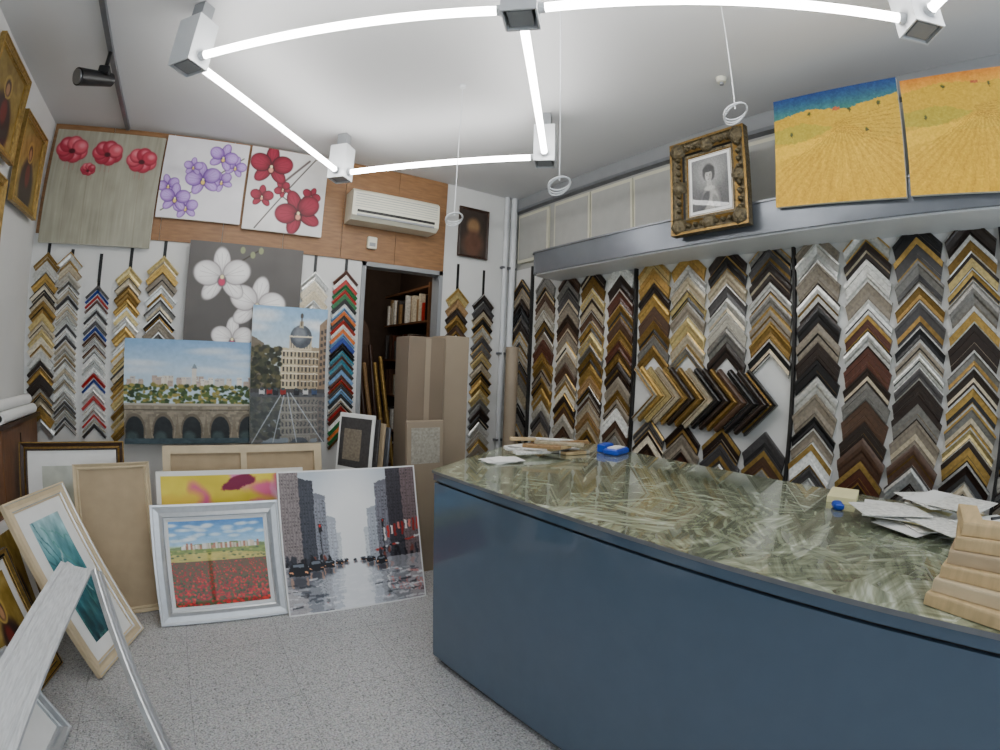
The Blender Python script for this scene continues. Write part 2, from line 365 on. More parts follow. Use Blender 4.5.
b=MB()
cl=['silver','gold','brass','champ','gold','bbrown','dgold','champ','blackp','bbrown','dgold','walnut','blackp','bbrown','blackp']
u=-2.02
for n_,k in enumerate(cl):
    w=random.uniform(.035,.05)
    chevron(b,u,1.345,.19,w,.02+.001*n_,[k,k,'dgold'],random.choice(PROFS),FR,rot=-90,n0=.04)
    u+=w*1.4142+.004
b.obj('corner_sample_cluster')
for (x0,x1,zt,zb,g,wm,wx,bd,gap) in [(-1.28,-1.06,2.16,.9,'lgold',.035,.06,None,.0),
      (-1.08,-.90,1.97,.9,'thin',.014,.022,'wall_white',.012),(-.87,-.68,1.95,.9,'thinc',.014,.022,'wall_white',.012),
      (-.66,-.45,2.09,.9,'lgold',.04,.06,None,0),(-.44,-.19,2.18,1.2,'silver',.04,.07,None,0),
      (.70,.94,2.16,1.2,'lgold',.04,.07,None,0),(.96,1.18,2.20,.8,'multi',.02,.03,None,0),
      (1.96,2.20,2.16,.6,'gold',.04,.07,None,0),(2.23,2.47,2.14,.6,'silver',.04,.07,None,0)]:
    b=MB();uc=(x0+x1)/2;hang(b,FB,uc,zt-.05,zt+.22)
    strip(FB,uc,zt,zb,x1-x0-.01,g,wm,wx,bd,gap=gap,b=b,cut=.8)
b=MB();chevron(b,-1.0,2.17,.10,.05,.02,['silver','gold'],PROFS[0],FB);chevron(b,-1.0,2.10,.10,.05,.02,['champ','dgold'],PROFS[1],FB);chevron(b,-1.0,2.035,.10,.045,.02,['greige'],PROFS[1],FB);b.obj('moulding_sample_strip')

# ------------------------------------------------------------ paintings
def on_back(xc,zb,off=.03,lean=0): return place(xc,YB-off,0,lean,zb)
# poppies
p=P(.82,.82,(.62,.61,.54),res=240);p.noise(.07,70,4);p.noise(.05,8,8)
for (x,y,r) in [(.17,.18,.16),(.5,.19,.15),(.82,.23,.15),(.35,.35,.075)]:
    p.line(x,y,x+.03,1,.004,(.52,.50,.42),.5)
    for k in range(7):
        a=k*.9+.4;p.ell(x+math.cos(a)*r*.48,y+math.sin(a)*r*.34,r*.46,r*.44,(.54,.10,.18),soft=.12,al=.9);p.ell(x+math.cos(a)*r*.50,y+math.sin(a)*r*.36-.004,r*.41,r*.38,random.choice([(.74,.22,.30),(.82,.34,.40),(.68,.17,.26)]),soft=.4);p.ell(x+math.cos(a)*r*.6,y+math.sin(a)*r*.42-.01,r*.2,r*.16,(.91,.58,.62),soft=.9,al=.7)
    p.ell(x,y+.015,r*.18,r*.14,(.30,.06,.10),soft=.4)
    for k in range(3): p.line(x-.04+.04*k,y+r*.7,x-.04+.04*k,y+r*1.15,.003,(.70,.40,.40),.6)
canvas('poppy_painting',p,.82,.82,on_back(-.84,2.22,.05))
p=P(.62,.62,(.90,.89,.90),res=280);p.noise(.04,6,6)
p.line(.05,.92,.45,.62,.008,(.30,.32,.20));p.line(.45,.62,.95,.18,.008,(.30,.32,.20))
for x,y,r,ro in [(.10,.62,.13,20),(.72,.50,.13,30),(.34,.86,.14,10),(.20,.76,.17,0),(.50,.50,.20,15),(.86,.30,.13,-10),(.70,.20,.17,-15),(.36,.36,.11,0)]:
    p.flower(x,y,r,(.76,.62,.88),(.50,.32,.66),ro,(.9,.8,.4),dk=(.28,.14,.42))
canvas('purple_orchid_painting',p,.62,.62,on_back(-.105,2.45,.05))
p=P(.61,.65,(.90,.89,.88),res=280);p.noise(.06,5,5)
p.line(.85,.02,.15,.98,.008,(.25,.22,.2));p.line(.75,.08,.35,.5,.014,(.40,.35,.34));p.line(.35,.5,.7,.72,.008,(.3,.26,.24))
for x,y,r,ro in [(.45,.48,.10,40),(.20,.60,.13,0),(.82,.52,.11,-20),(.27,.22,.24,0),(.68,.74,.26,25)]:
    p.flower(x,y,r,(.62,.13,.24),(.42,.04,.13),ro,(.9,.6,.5),dk=(.20,.02,.06))
canvas('red_orchid_painting',p,.61,.65,on_back(.53,2.425,.05))
p=P(.84,.72,(.35,.335,.325),res=280);p.noise(.05,4,4)
p.line(.32,.98,.52,.62,.010,(.18,.15,.12));p.line(.52,.62,.30,.30,.010,(.18,.15,.12));p.line(.30,.30,.60,.05,.007,(.22,.2,.15));
for x,y in ((.46,.06),(.55,.10),(.62,.05)): p.ell(x,y,.025,.035,(.55,.58,.42),soft=.3)
for x,y,r,ro in [(.82,.86,.20,20),(.42,.95,.20,0),(.62,.60,.27,-10),(.30,.34,.27,5)]:
    p.flower(x,y,r,(.97,.96,.95),(.80,.78,.78),ro,(.78,.22,.38),dk=(.50,.47,.47))
canvas('white_orchid_painting',p,.84,.72,on_back(.285,1.58,.075))
# bridge
p=P(.93,.72,res=270);p.vgrad([(0,(.50,.66,.82)),(.3,(.74,.83,.90)),(1,(.80,.85,.88))])
for k in range(9): p.ell(random.random(),random.uniform(.08,.3),.18,.03,(.86,.89,.92),soft=.9,al=.6)
for k in range(40):
    x=random.random();hh=random.uniform(.02,.07);c=random.choice([(.90,.88,.84),(.80,.78,.76),(.86,.82,.76),(.74,.66,.60)]);p.rect(x,.41-hh,.04,hh+.04,c)
    for q in range(3): p.rect(x+.006+.011*q,.42-hh,.005,.012,(.50,.50,.55),.8)
p.rect(.52,.27,.035,.16,(.86,.84,.80));p.poly([(.515,.27),(.5375,.22),(.56,.27)],(.5,.55,.6))
for k in range(320):
    y=random.uniform(.43,.61);p.ell(random.random(),y,random.uniform(.012,.03),random.uniform(.010,.022),random.choice([(.20,.29,.13),(.32,.40,.17),(.50,.48,.22),(.15,.23,.11),(.60,.55,.27),(.27,.35,.18)]),soft=.5)
p.rect(0,.62,1,.4,(.56,.52,.45))
for r in range(12):
    for q in range(30): p.rect(q/30+(r%2)*.017,.64+r*.025,.031,.023,tuple(np.array((.56,.52,.45))*random.uniform(.80,1.15)),.8)
p.rect(0,.61,1,.018,(.72,.69,.62));p.rect(0,.665,1,.01,(.36,.33,.28))
for k in range(5):
    cx=.08+k*.22;p.ell(cx,.86,.108,.155,(.42,.38,.32),soft=.05);p.ell(cx,.87,.092,.135,(.12,.14,.15),soft=.06);p.rect(cx-.072,.87,.144,.1,(.12,.14,.15))
    p.ell(cx-.02,.93,.06,.05,(.26,.32,.32),soft=.6);p.poly([(cx+.085,.96),(cx+.11,.70),(cx+.135,.96)],(.50,.46,.39))
p.rect(0,.945,1,.06,(.25,.32,.35));p.noise(.08,30,60,mask=(p.y>.94).astype(float));p.noise(.05,40,40);p.brush(.006,50,50)
canvas('bridge_painting',p,.93,.72,on_back(-.08,.875,.09))
# city street
p=P(.56,.99,res=270);p.vgrad([(0,(.54,.70,.84)),(.35,(.84,.88,.90)),(1,(.8,.8,.78))])
for k in range(6): p.ell(random.random(),random.uniform(.03,.25),.12,.03,(.92,.93,.94),soft=.9,al=.7)
p.poly([(.40,.30),(.94,.29),(.98,.60),(.38,.60)],(.80,.74,.61));p.poly([(.62,.27),(.98,.30),(.98,.60),(.62,.60)],(.66,.59,.48))
p.rect(.50,.215,.30,.10,(.84,.78,.66))
for q in range(8): p.rect(.515+q*.036,.225,.012,.075,(.45,.42,.38))
p.ell(.65,.215,.082,.085,(.30,.32,.35),soft=.06);p.ell(.63,.20,.05,.06,(.48,.50,.53),soft=.6);p.rect(.49,.208,.32,.012,(.90,.86,.76))
p.rect(.625,.10,.05,.05,(.70,.66,.56));p.line(.65,.13,.65,.055,.006,(.35,.30,.25));p.ell(.65,.06,.012,.02,(.30,.28,.26))
for r in range(5):
    p.rect(.40,.318+r*.055,.56,.006,(.92,.88,.78))
    for q in range(11): x=.42+q*.05;y=.328+r*.055;p.rect(x,y,.022,.034,(.26,.24,.23))
p.poly([(.90,.12),(1,.06),(1,.64),(.90,.60)],(.56,.47,.38))
for r in range(9): p.rect(.92,.16+r*.048,.03,.028,(.28,.25,.23));p.rect(.965,.15+r*.048,.03,.028,(.28,.25,.23))
p.poly([(0,.22),(.16,.27),(.20,.62),(0,.66)],(.46,.42,.36))
for k in range(170): p.ell(random.uniform(-.02,.38),random.uniform(.30,.60),.02,.018,random.choice([(.14,.16,.10),(.25,.26,.18),(.36,.34,.22),(.20,.20,.16)]),soft=.5)
p.rect(0,.60,1,.03,(.26,.25,.25));p.mirror(.63,(.36,.38,.41),.42,1.0)
for x0,x1 in [(.42,.02),(.455,.30),(.49,.62),(.53,.98)]: p.line(x0,.63,x1,1,.004,(.72,.75,.78))
for x in (.12,.22,.30,.40,.58,.70,.82):
    c=random.choice([(.58,.14,.12),(.12,.12,.15),(.78,.78,.78),(.20,.28,.42)]);p.rect(x,.605,.07,.035,c);p.rect(x+.012,.592,.045,.018,(.25,.28,.3));p.line(x+.01,.643,x+.06,.643,.004,(.05,.05,.05))
p.noise(.06,30,50);p.brush(.006,40,70)
canvas('city_street_painting',p,.56,.99,on_back(.635,.875,.125))
# poppy field
p=P(.6,.5,res=300);p.vgrad([(0,(.24,.52,.80)),(.28,(.66,.82,.92)),(.3,(.7,.8,.6)),(1,(.4,.2,.1))])
for k in range(30): p.ell(random.random(),random.uniform(.04,.24),.07,.018,(.92,.95,.97),soft=.8,al=.7)
p.poly([(0,.31),(.3,.27),(.7,.26),(1,.30),(1,.36),(0,.36)],(.46,.54,.30))
for k in range(34): x=.12+k*.024;hh=random.uniform(.02,.06);p.rect(x,.315-hh,.022,hh+.02,random.choice([(.92,.90,.86),(.84,.78,.68),(.72,.48,.36),(.88,.84,.78)]))
p.rect(0,.33,1,.14,(.50,.58,.24));p.poly([(0,.39),(.6,.37),(1,.42),(1,.5),(0,.5)],(.80,.74,.36));p.noise(.1,20,40)
for k in range(60): p.ell(random.random(),random.uniform(.33,.46),.02,.010,random.choice([(.28,.36,.16),(.45,.5,.22),(.7,.68,.36)]),soft=.5)
p.rect(0,.47,1,.53,(.40,.28,.14))
for k in range(1100):
    y=.47+.53*random.random()**.9;r=.004+.020*(y-.42);p.ell(random.random(),y,r*1.2,r,random.choice([(.80,.10,.08),(.62,.06,.06),(.90,.20,.13),(.30,.34,.13),(.76,.08,.07),(.22,.26,.10)]),soft=.4)
framed('poppy_field_framed_picture',.75,.68,.085,.03,['silverframe','silverframe','metalwhite','silverframe'],place(.065,2.76,0,15),p,.012,'paper')
# rainy avenue
p=P(.88,.86,res=280);p.vgrad([(0,(.74,.78,.82)),(.35,(.92,.93,.94)),(.62,(.98,.98,.98)),(1,(.8,.82,.84))])
p.ell(.50,.48,.24,.50,(1,1,1),soft=.9,al=.9)
def bld(x0,x1,yt,c,side,wa):
    c=np.array(c);s_=.10
    yl,yr=(yt,yt+s_*abs(x1-x0)*3) if side<0 else (yt+s_*abs(x1-x0)*3,yt)
    p.poly([(x0,yl),(x1,yr),(x1,.66),(x0,.66)],tuple(c))
    nx=max(2,int((x1-x0)/.02))
    for q in range(nx):
        x=x0+(x1-x0)*(q+.15)/nx
        p.rect(x,yt+.05,(x1-x0)/nx*.6,.66-yt-.08,tuple(np.clip(c*1.25+.03,0,1)),wa*.7)
        for r in range(int((.6-yt)/.024)):
            y=yt+.06+r*.024
            if random.random()<.8: p.rect(x+.003,y,(x1-x0)/nx*.4,.012,tuple(np.clip(c*random.choice([.5,.65,.8]),0,1)),wa)
bld(.37,.41,.44,(.82,.84,.86),-1,.4);bld(.31,.38,.32,(.70,.72,.76),-1,.5);bld(.22,.32,.15,(.50,.51,.55),-1,.7);bld(.12,.24,.04,(.24,.25,.29),-1,.7);bld(0,.14,-.05,(.50,.46,.46),-1,.7)
bld(.58,.62,.42,(.82,.84,.86),1,.4);bld(.61,.69,.27,(.66,.68,.72),1,.5);bld(.68,.79,.08,(.44,.44,.48),1,.7);bld(.77,.90,-.03,(.22,.21,.24),1,.7);bld(.88,1.01,-.08,(.42,.36,.37),1,.7)
for k in range(10): x=.72+k*.028;p.rect(x,.44-.006*k,.016,random.uniform(.03,.10),random.choice([(.74,.20,.16),(.60,.14,.12),(.85,.50,.45),(.92,.90,.88)]))
for k in range(14): p.line(.66+k*.025,.60-.006*k,.68+k*.025,.60-.006*k,.008,random.choice([(.75,.22,.18),(.9,.9,.9),(.15,.15,.18)]))
for x in (.27,.72): p.line(x,.66,x,.38,.004,(.1,.1,.12));p.rect(x-.012,.38,.024,.05,(.12,.12,.14));p.ell(x,.39,.006,.008,(.9,.2,.15));
for k in range(60): p.ell(random.choice([random.uniform(0,.32),random.uniform(.68,1)]),random.uniform(.60,.66),.010,.022,random.choice([(.08,.08,.11),(.20,.20,.24),(.5,.26,.22)]),soft=.5)
p.mirror(.66,(.90,.91,.93),.50,.95)
for x,y,s in [(.10,.70,.07),(.22,.68,.055),(.31,.67,.04),(.385,.66,.028),(.43,.652,.018),(.56,.652,.02),(.61,.665,.032),(.69,.685,.042),(.50,.65,.013)]:
    p.ell(x,y+s*.95,s*1.0,s*.7,(.20,.21,.25),soft=.9,al=.8)
    p.poly([(x-s,y-s*.4),(x-s*.6,y-s),(x+s*.6,y-s),(x+s,y-s*.4),(x+s,y+s*.4),(x-s,y+s*.4)],(.09,.09,.12));p.rect(x-s*.55,y-s*.85,s*1.1,s*.35,(.45,.48,.52));p.rect(x-s*.9,y-s*.1,s*.3,s*.18,(.98,.70,.5));p.rect(x+s*.6,y-s*.1,s*.3,s*.18,(.98,.70,.5))
    p.rect(x-s*.85,y+s*.5,s*.2,s*1.0,(.95,.70,.55),.5);p.rect(x+s*.65,y+s*.5,s*.2,s*1.0,(.95,.70,.55),.5)
for k in range(130):
    x=random.uniform(0,1);y=random.uniform(.74,.99);c=random.choice([(.14,.15,.18),(.26,.28,.32),(.97,.97,.98),(.78,.80,.83)])
    if abs(x-.5)<.18: c=(.98,.98,.99)
    p.line(x,y,x+random.uniform(.02,.08)*random.choice([-1,1]),y+.004,random.uniform(.003,.009),c,.7)
p.brush(.010,45,60)
m_=(p.x<.012)|(p.x>.988)|(p.y<.012)|(p.y>.988);p.mix(m_.astype(float),(.95,.95,.95))
canvas('rainy_avenue_painting',p,.88,.86,place(.87,2.68,-2,15),.03)
p=P(.93,.8,(.90,.82,.25));p.noise(.15,5,5)
for k in range(20): p.ell(random.random(),random.uniform(0,.5),.12,.06,random.choice([(.92,.58,.74),(.95,.82,.30),(.90,.72,.82),(.88,.40,.58)]),rot=random.uniform(-60,60),soft=.7)
p.ell(.55,.10,.14,.05,(.50,.06,.26),rot=-15);m_=(p.x<.03)|(p.y<.035)|(p.x>.97);p.brush(.03,10,10);p.mix(m_.astype(float),(.94,.94,.92))
canvas('pink_yellow_abstract_canvas',p,.93,.81,place(.18,3.02,0,10),.025)
b=MB();b.X=place(.28,3.22,0,8)
b.box((-.53,.0,0),(.53,.02,.93),'kraft')
for q in ((-.53,-.02,0,.53,0,.05),(-.53,-.02,.88,.53,0,.93),(-.53,-.02,.05,-.48,0,.88),(.48,-.02,.05,.53,0,.88),(-.02,-.02,.05,.02,0,.88)): b.box(q[:3],q[3:],'creamframe')
b.obj('stretched_canvas_back')
b=MB()
for i,(m1) in enumerate(['paper','dgrey','kraft','metalgrey']):
    b.X=place(.955+.045*i,3.26+.01*i,-58,7);b.box((-.16,0,0),(.16,.018,1.13-.03*i),m1,bev=.003);
    if i==0: b.box((-.14,-.002,.75),(.14,0,1.1),'dgrey');b.box((-.10,-.004,.8),(.06,-.002,1.02),'taupe')
b.obj('mounted_panel_stack')
p=P(.3,.45,(.20,.15,.12));p.ell(.5,.35,.16,.18,(.55,.42,.28),soft=.6);p.ell(.5,.75,.25,.3,(.35,.22,.15),soft=.6);p.noise(.05,8,8)
framed('small_dark_portrait_picture',.31,.46,.02,.02,['darkbrown'],on_back(2.205,2.45,.02),p)
def gilt(seed):
    p=P(.4,.45,(.56,.46,.20));p.noise(.15,10,10);r_=random.Random(seed)
    p.ell(.5,.78,.28,.38,(.16,.09,.08),soft=.3);p.ell(.4+.2*r_.random(),.62,.10,.16,(.42,.12,.09),soft=.5);p.ell(.5,.3,.13,.15,(.70,.58,.28),soft=.1);p.ell(.5,.31,.085,.11,(.25,.14,.09),soft=.3);p.ell(.5,.33,.055,.08,(.68,.50,.36),soft=.4);p.brush(.015);return p
for (yc,zb,w,h) in [(2.72,2.50,.55,.52),(3.33,2.33,.50,.56),(2.80,1.92,.42,.50)]:
    framed('gilt_icon_picture',w,h,.05,.03,['goldframe','gold','goldframe'],place(XL+.035,yc,90,2,zb),gilt(int(yc*10)),.0,'goldframe')
# ornate portrait
p=P(.36,.42,(.42,.42,.42),res=320);p.vgrad([(0,(.46,.46,.46)),(1,(.24,.24,.24))]);p.ell(.5,.3,.3,.3,(.54,.54,.53),soft=.9)
p.ell(.50,1.0,.30,.42,(.24,.24,.25),soft=.3);p.ell(.52,.86,.20,.30,(.60,.59,.57),soft=.5);p.ell(.36,.82,.08,.2,(.20,.20,.21),rot=25,soft=.4);p.ell(.66,.9,.07,.16,(.44,.44,.43),rot=-20,soft=.4)
p.ell(.47,.29,.14,.165,(.12,.12,.12),soft=.3);p.ell(.57,.33,.06,.12,(.15,.15,.15),soft=.4);p.ell(.47,.355,.085,.12,(.68,.67,.65),soft=.25);p.poly([(.43,.45),(.53,.45),(.57,.58),(.41,.58)],(.62,.61,.59));p.ell(.49,.60,.12,.05,(.68,.67,.65),soft=.5)
p.ell(.43,.34,.016,.008,(.12,.12,.12));p.ell(.51,.34,.016,.008,(.12,.12,.12));p.line(.40,.315,.45,.312,.004,(.2,.2,.2));p.line(.49,.312,.54,.315,.004,(.2,.2,.2));p.ell(.47,.425,.024,.008,(.32,.28,.28));p.line(.468,.35,.462,.395,.004,(.45,.43,.42));p.ell(.52,.38,.03,.06,(.48,.47,.45),soft=.8,al=.7);p.ell(.47,.225,.13,.06,(.10,.10,.10),soft=.3)
p.noise(.10,60,60);p.brush(.006)
b=MB();b.X=place(XB-.032,1.42,-90,1,2.275)
W_,H_=.50,.57
ringframe(b,W_,H_,.10,.05,['antique','dgold','antique','antique','dgold','black'])
iw,ih=W_-.20,H_-.20
b.box((-iw/2-.01,-.014,.09),(iw/2+.01,-.001,H_-.09),'paper');b.grid(p.i,iw-.06,ih-.06,.10+.03,-.016,PRINT)
ringframe(b,iw,ih,.015,.022,['dgold'],z0=.10)
def knob(x,z,r,d):
    n=10;vs=[];fs=[]
    for a,q in ((1,0),(.85,.55),(.5,.9)):
        for i in range(n):
            t=2*math.pi*i/n;ra=r*a*(1+.18*(i%2));vs.append((x+ra*math.cos(t),-.03-q*d,z+ra*math.sin(t)))
    vs.append((x,-.03-d,z));c=len(vs)-1
    for k in range(2):
        for i in range(n): fs.append((k*n+i,k*n+(i+1)%n,(k+1)*n+(i+1)%n,(k+1)*n+i))
    for i in range(n): fs.append((2*n+i,2*n+(i+1)%n,c))
    b.add(vs,fs,'antique',True)
for sx in (-1,1):
    for zz in (.05,H_-.05): knob(sx*(W_/2-.05),zz,.052,.035)
    knob(sx*(W_/2-.05),H_/2,.045,.03)
for zz in (.05,H_-.05): knob(0,zz,.045,.03)
for i in range(9):
    for zz in (.05,H_-.05): knob(-.18+.045*i,zz,.015,.026)
    for sx in (-1,1): knob(sx*(W_/2-.05),.1+.046*i,.015,.026)
b.obj('ornate_framed_portrait')
def field(sky1,sky2,seed,hz=.22):
    p=P(.69,.62,res=280);r_=random.Random(seed)
    p.vgrad([(0,sky1),(hz,sky2),(hz+.02,(.80,.64,.10)),(1,(.86,.66,.05))]);p.noise(.06,30,6)
    p.poly([(0,hz),(.3,hz-.05),(.6,hz),(1,hz-.07),(1,.5),(0,.5)],(.80,.64,.12))
    p.poly([(0,.30),(.25,.27),(.5,.36),(.2,.45),(0,.42)],(.70,.62,.14));p.poly([(0,.46),(.4,.42),(.55,.36),(.3,.52),(0,.60)],(.90,.72,.12))
    for k in range(34):
        x=k/33;p.line(.55+.15*(x-.5),.36,-.5+2.0*x,1.05,.0035,(.70,.50,.05) if k%2 else (.93,.76,.15),.6)
    for k in range(9): p.line(.5,.31+.01*k,1,.22+.045*k,.003,(.60,.44,.06),.8)
    for x,y in [(.3,hz-.01),(.62,hz+.01),(.85,.2),(.15,.36),(.75,.42)]: p.ell(x,y,.014,.018,(.26,.30,.10),soft=.4);p.line(x,y,x,y+.03,.003,(.3,.2,.08))
    p.rect(.50,hz-.03,.05,.03,(.72,.36,.20));p.noise(.10,90,90);p.brush(.014,50,50);return p
canvas('wheat_field_painting',field((.02,.20,.46),(.24,.50,.44),1,.20),.66,.59,place(2.33,.705,-90,0,2.325,4),.022)
canvas('wheat_field_painting',field((.80,.48,.10),(.90,.66,.16),2,.12),.66,.56,place(2.33,.025,-90,0,2.285,3.5),.022)

# ------------------------------------------------------------ leaning frames on the left
p=P(.4,.55);p.vgrad([(0,(.74,.75,.70)),(.42,(.70,.71,.64)),(.45,(.40,.42,.33)),(1,(.34,.36,.29))]);p.noise(.1,8,14)
for k in range(30): p.ell(random.random(),random.uniform(.36,.48),.05,.04,random.choice([(.28,.31,.24),(.38,.38,.30),(.45,.44,.36)]),soft=.5)
p.brush(.02)
framed('landscape_framed_picture',.66,.98,.05,.03,['darkbrown','dgold','darkbrown'],place(-.80,3.06,6,12),p,.09,'paper')
framed('kraft_backed_frame',.46,.88,.035,.03,['creamframe'],place(-.52,2.94,10,12),None,0,'kraft')
p=P(.3,.5);p.vgrad([(0,(.70,.84,.86)),(.5,(.14,.44,.48)),(1,(.07,.26,.30))]);p.noise(.3,8,8)
for k in range(12): p.line(random.random(),random.random(),random.random(),random.random(),.01,random.choice([(.85,.9,.9),(.1,.3,.35),(.3,.55,.5)]),.6)
p.brush(.05,10,10)
framed('teal_abstract_framed_picture',.50,.90,.06,.025,['creamframe','creamframe','silverframe'],place(-.525,2.50,68,27),p,.07,'paper')
framed('black_picture_frame',.42,.62,.04,.03,['black','gold'],place(-.90,2.22,75,18),gilt(4),.04,'paper')
framed('walnut_picture_frame',.45,.70,.05,.03,['midbrown','dgold'],place(-1.02,2.68,80,10),gilt(9),.06,'paper')
framed('gold_picture_frame',.45,.5,.06,.03,['goldframe','gold'],place(-.98,1.72,82,22),gilt(3),.05,'creamp')
framed('silver_picture_frame',.5,.42,.05,.03,['silverframe'],place(-.76,1.66,80,28),None,0,'paper')
b=MB();b.box((XL+.01,3.0,0),(XL+.12,3.7,1.06),'midbrown',bev=.005);b.box((XL+.005,2.98,1.06),(XL+.14,3.72,1.085),'darkbrown')
b.box((XL+.12,3.33,.05),(XL+.125,3.34,1.0),'dark');b.obj('low_cabinet')
b=MB()
for i,(z,x) in enumerate([(1.12,-1.26),(1.12,-1.19),(1.18,-1.225)]): b.cyl((x,3.0,z),(x+.01,3.6,z),.034,'paper',20);b.cyl((x,2.995,z),(x,3.002,z),.02,'dark',12)
b.obj('paper_roll_pile')
def profile_bar(b,p0,p1,w,h,up,ms,prof=PROFS[0]):
    p0=Vector(p0);p1=Vector(p1);d=(p1-p0).normalized();n=(Vector(up)-d*Vector(up).dot(d)).normalized();s=d.cross(n);k=len(prof)
    vs=[p0+s*((t-.5)*w)+n*q*h for t,q in prof]+[p1+s*((t-.5)*w)+n*q*h for t,q in prof]
    fs=[(j,j+1,k+j+1,k+j) for j in range(k-1)]+[(k-1,0,k,2*k-1)]+[tuple(range(k))[::-1],tuple(range(k,2*k))]
    b.add(vs,fs,ms)
b=MB();profile_bar(b,(-.635,2.34,.53),(-.66,1.0,.56),.15,.04,(.45,0,1),'whitewash');b.obj('whitewashed_moulding_length')
b=MB();profile_bar(b,(-.53,2.28,.54),(-.27,1.60,.02),.055,.03,(.6,.2,.8),'silverframe',PROFS[2]);b.obj('silver_moulding_length')

# ------------------------------------------------------------ counter
def bez(pts,n=10):
    out=[]
    for i in range(len(pts)-1):
        p0=pts[max(0,i-1)];p1=pts[i];p2=pts[i+1];p3=pts[min(len(pts)-1,i+2)]
        for k in range(n):
            t=k/n;out.append(tuple(.5*((2*p1[j])+(-p0[j]+p2[j])*t+(2*p0[j]-5*p1[j]+4*p2[j]-p3[j])*t*t+(-p0[j]+3*p1[j]-3*p2[j]+p3[j])*t**3) for j in (0,1)))
    out.append(pts[-1]);return out
def cpoly(o):
    front=bez([(1.0+o,1.99-o),(1.08+o,1.30),(1.13+o,.70),(1.16+o,.27),(1.175+o,-.1),(1.17+o,-.7+o)])
    return front+[(2.30-o,-.7+o),(2.30-o,1.9),(2.33-o,2.58-o),(1.65,2.40-o)]
b=MB()
b.prism(cpoly(.0),.996,1.01,'metalgrey','ctop')
b.prism(cpoly(.006),.965,.996,'counterblue');b.prism(cpoly(.025),.953,.965,'dark');b.prism(cpoly(.01),.04,.953,'counterblue');b.prism(cpoly(.04),.001,.04,'dark')
b.obj('shop_counter',False)
Z=1.011
b=MB()
for i in range(20):
    x,y=random.uniform(1.62,1.98),random.uniform(2.02,2.30);L=random.uniform(.12,.30);a=random.uniform(-50,20)
    X=Matrix.Translation((x,y,Z+.001+.018*(i//5)))@Matrix.Rotation(math.radians(a),4,'Z');w=random.uniform(.015,.028)
    b.box((-L/2,-w,0),(L/2,w,.017),random.choice(['rawwood','whitep','oak','whitep','creamp','greige','walnut','paper','champ','oak']),X,bev=.002)
b.obj('moulding_offcut_pile')
b=MB();XX=Matrix.Translation((2.10,1.86,Z))@Matrix.Rotation(.3,4,'Z');b.box((0,0,0),(.16,.10,.035),'blueplastic',XX,bev=.008);b.box((.02,.02,.035),(.13,.08,.042),'paper',XX)
b.box((.04,.10,0),(.15,.16,.05),'blueplastic',XX,bev=.006);b.obj('blue_stapler_case')
b=MB()
for i in range(6):
    X=Matrix.Translation((random.uniform(1.40,1.46),random.uniform(2.03,2.07),Z+.002*i))@Matrix.Rotation(random.uniform(-.5,.5),4,'Z');b.box((-.08,-.06,0),(.08,.06,.0015),'paper',X)
b.obj('paper_sheets')
b=MB()
for i in range(16):
    x,y=random.uniform(1.74,2.12),random.uniform(-.08,.36)
    X=Matrix.Translation((x,y,Z+.004+.005*i))@Matrix.Rotation(random.uniform(-1.2,1.2),4,'Z')@Matrix.Rotation(random.uniform(-.02,.02),4,'X')
    b.box((-.13,-.095,0),(.13,.095,.003),'paleyellow' if i%6==5 else ('whitep' if i%2 else 'paper'),X)
b.obj('paper_sheets')
b=MB();b.cyl((1.80,-.02,Z+.096),(1.93,-.12,Z+.096),.005,'blackp',10);b.cyl((1.93,-.12,Z+.096),(1.94,-.127,Z+.096),.005,'silver',10,r2=.001);b.obj('ballpoint_pen')
b=MB();b.box((0,0,0),(.07,.04,.025),'blueplastic',Matrix.Translation((1.95,.53,Z))@Matrix.Rotation(.5,4,'Z'),bev=.006);b.box((0,0,0),(.20,.12,.025),'paleyellow',Matrix.Translation((2.07,.52,Z))@Matrix.Rotation(.2,4,'Z'));b.obj('desk_organizer')
b=MB();z=Z+.001
for i in range(6):
    h=.026;w=.052;m1=['rawwood','creamframe','rawwood','kraft','rawwood','rawwood'][i];La,Lb=.27-.012*i,.20+.01*(i%2)
    X=Matrix.Translation((1.235+.012*i,.10-.010*i,z))@Matrix.Rotation(math.radians(-14+4.5*i),4,'Z')
    for poly in ([(0,0),(w,-w),(w,-La),(0,-La)],[(0,0),(Lb,0),(Lb,-w),(w,-w)]):
        n=4;vs=[(x,y,0) for x,y in poly]+[(x,y,h) for x,y in poly]+[(x*.96+.03*w,y*.96-.03*w,h+.004) for x,y in poly]
        b.add(vs,[(k,(k+1)%n,n+(k+1)%n,n+k) for k in range(n)]+[(n+k,n+(k+1)%n,2*n+(k+1)%n,2*n+k) for k in range(n)]+[(3,2,1,0),(8,9,10,11)],m1,X=X)
    z+=h+.0055
b.obj('wood_corner_sample_stack')

# ------------------------------------------------------------ cardboard, tube
b=MB();b.X=place(1.66,3.14,0,0);b.box((-.29,0,0),(-.005,.24,1.68),'cardboard',bev=.004);b.box((.0,.01,0),(.20,.23,1.70),'cardboard2',bev=.004);b.box((-.16,-.002,.0),(-.12,.0,1.67),'cardboard2')
b.obj('tall_cardboard_carton')
b=MB();b.X=place(1.50,3.02,0,2);b.box((-.16,0,0),(.12,.035,1.10),'cardboard2',bev=.004);b.box((-.13,-.003,.8),(.09,0,1.05),'greige');b.obj('flat_cardboard_parcel')
b=MB();b.cyl((2.45,3.42,0),(2.46,3.44,1.66),.055,'cardboard2',24,cap=False);b.cyl((2.45,3.42,.002),(2.46,3.44,1.655),.048,'cardboard',24);b.obj('cardboard_tube')

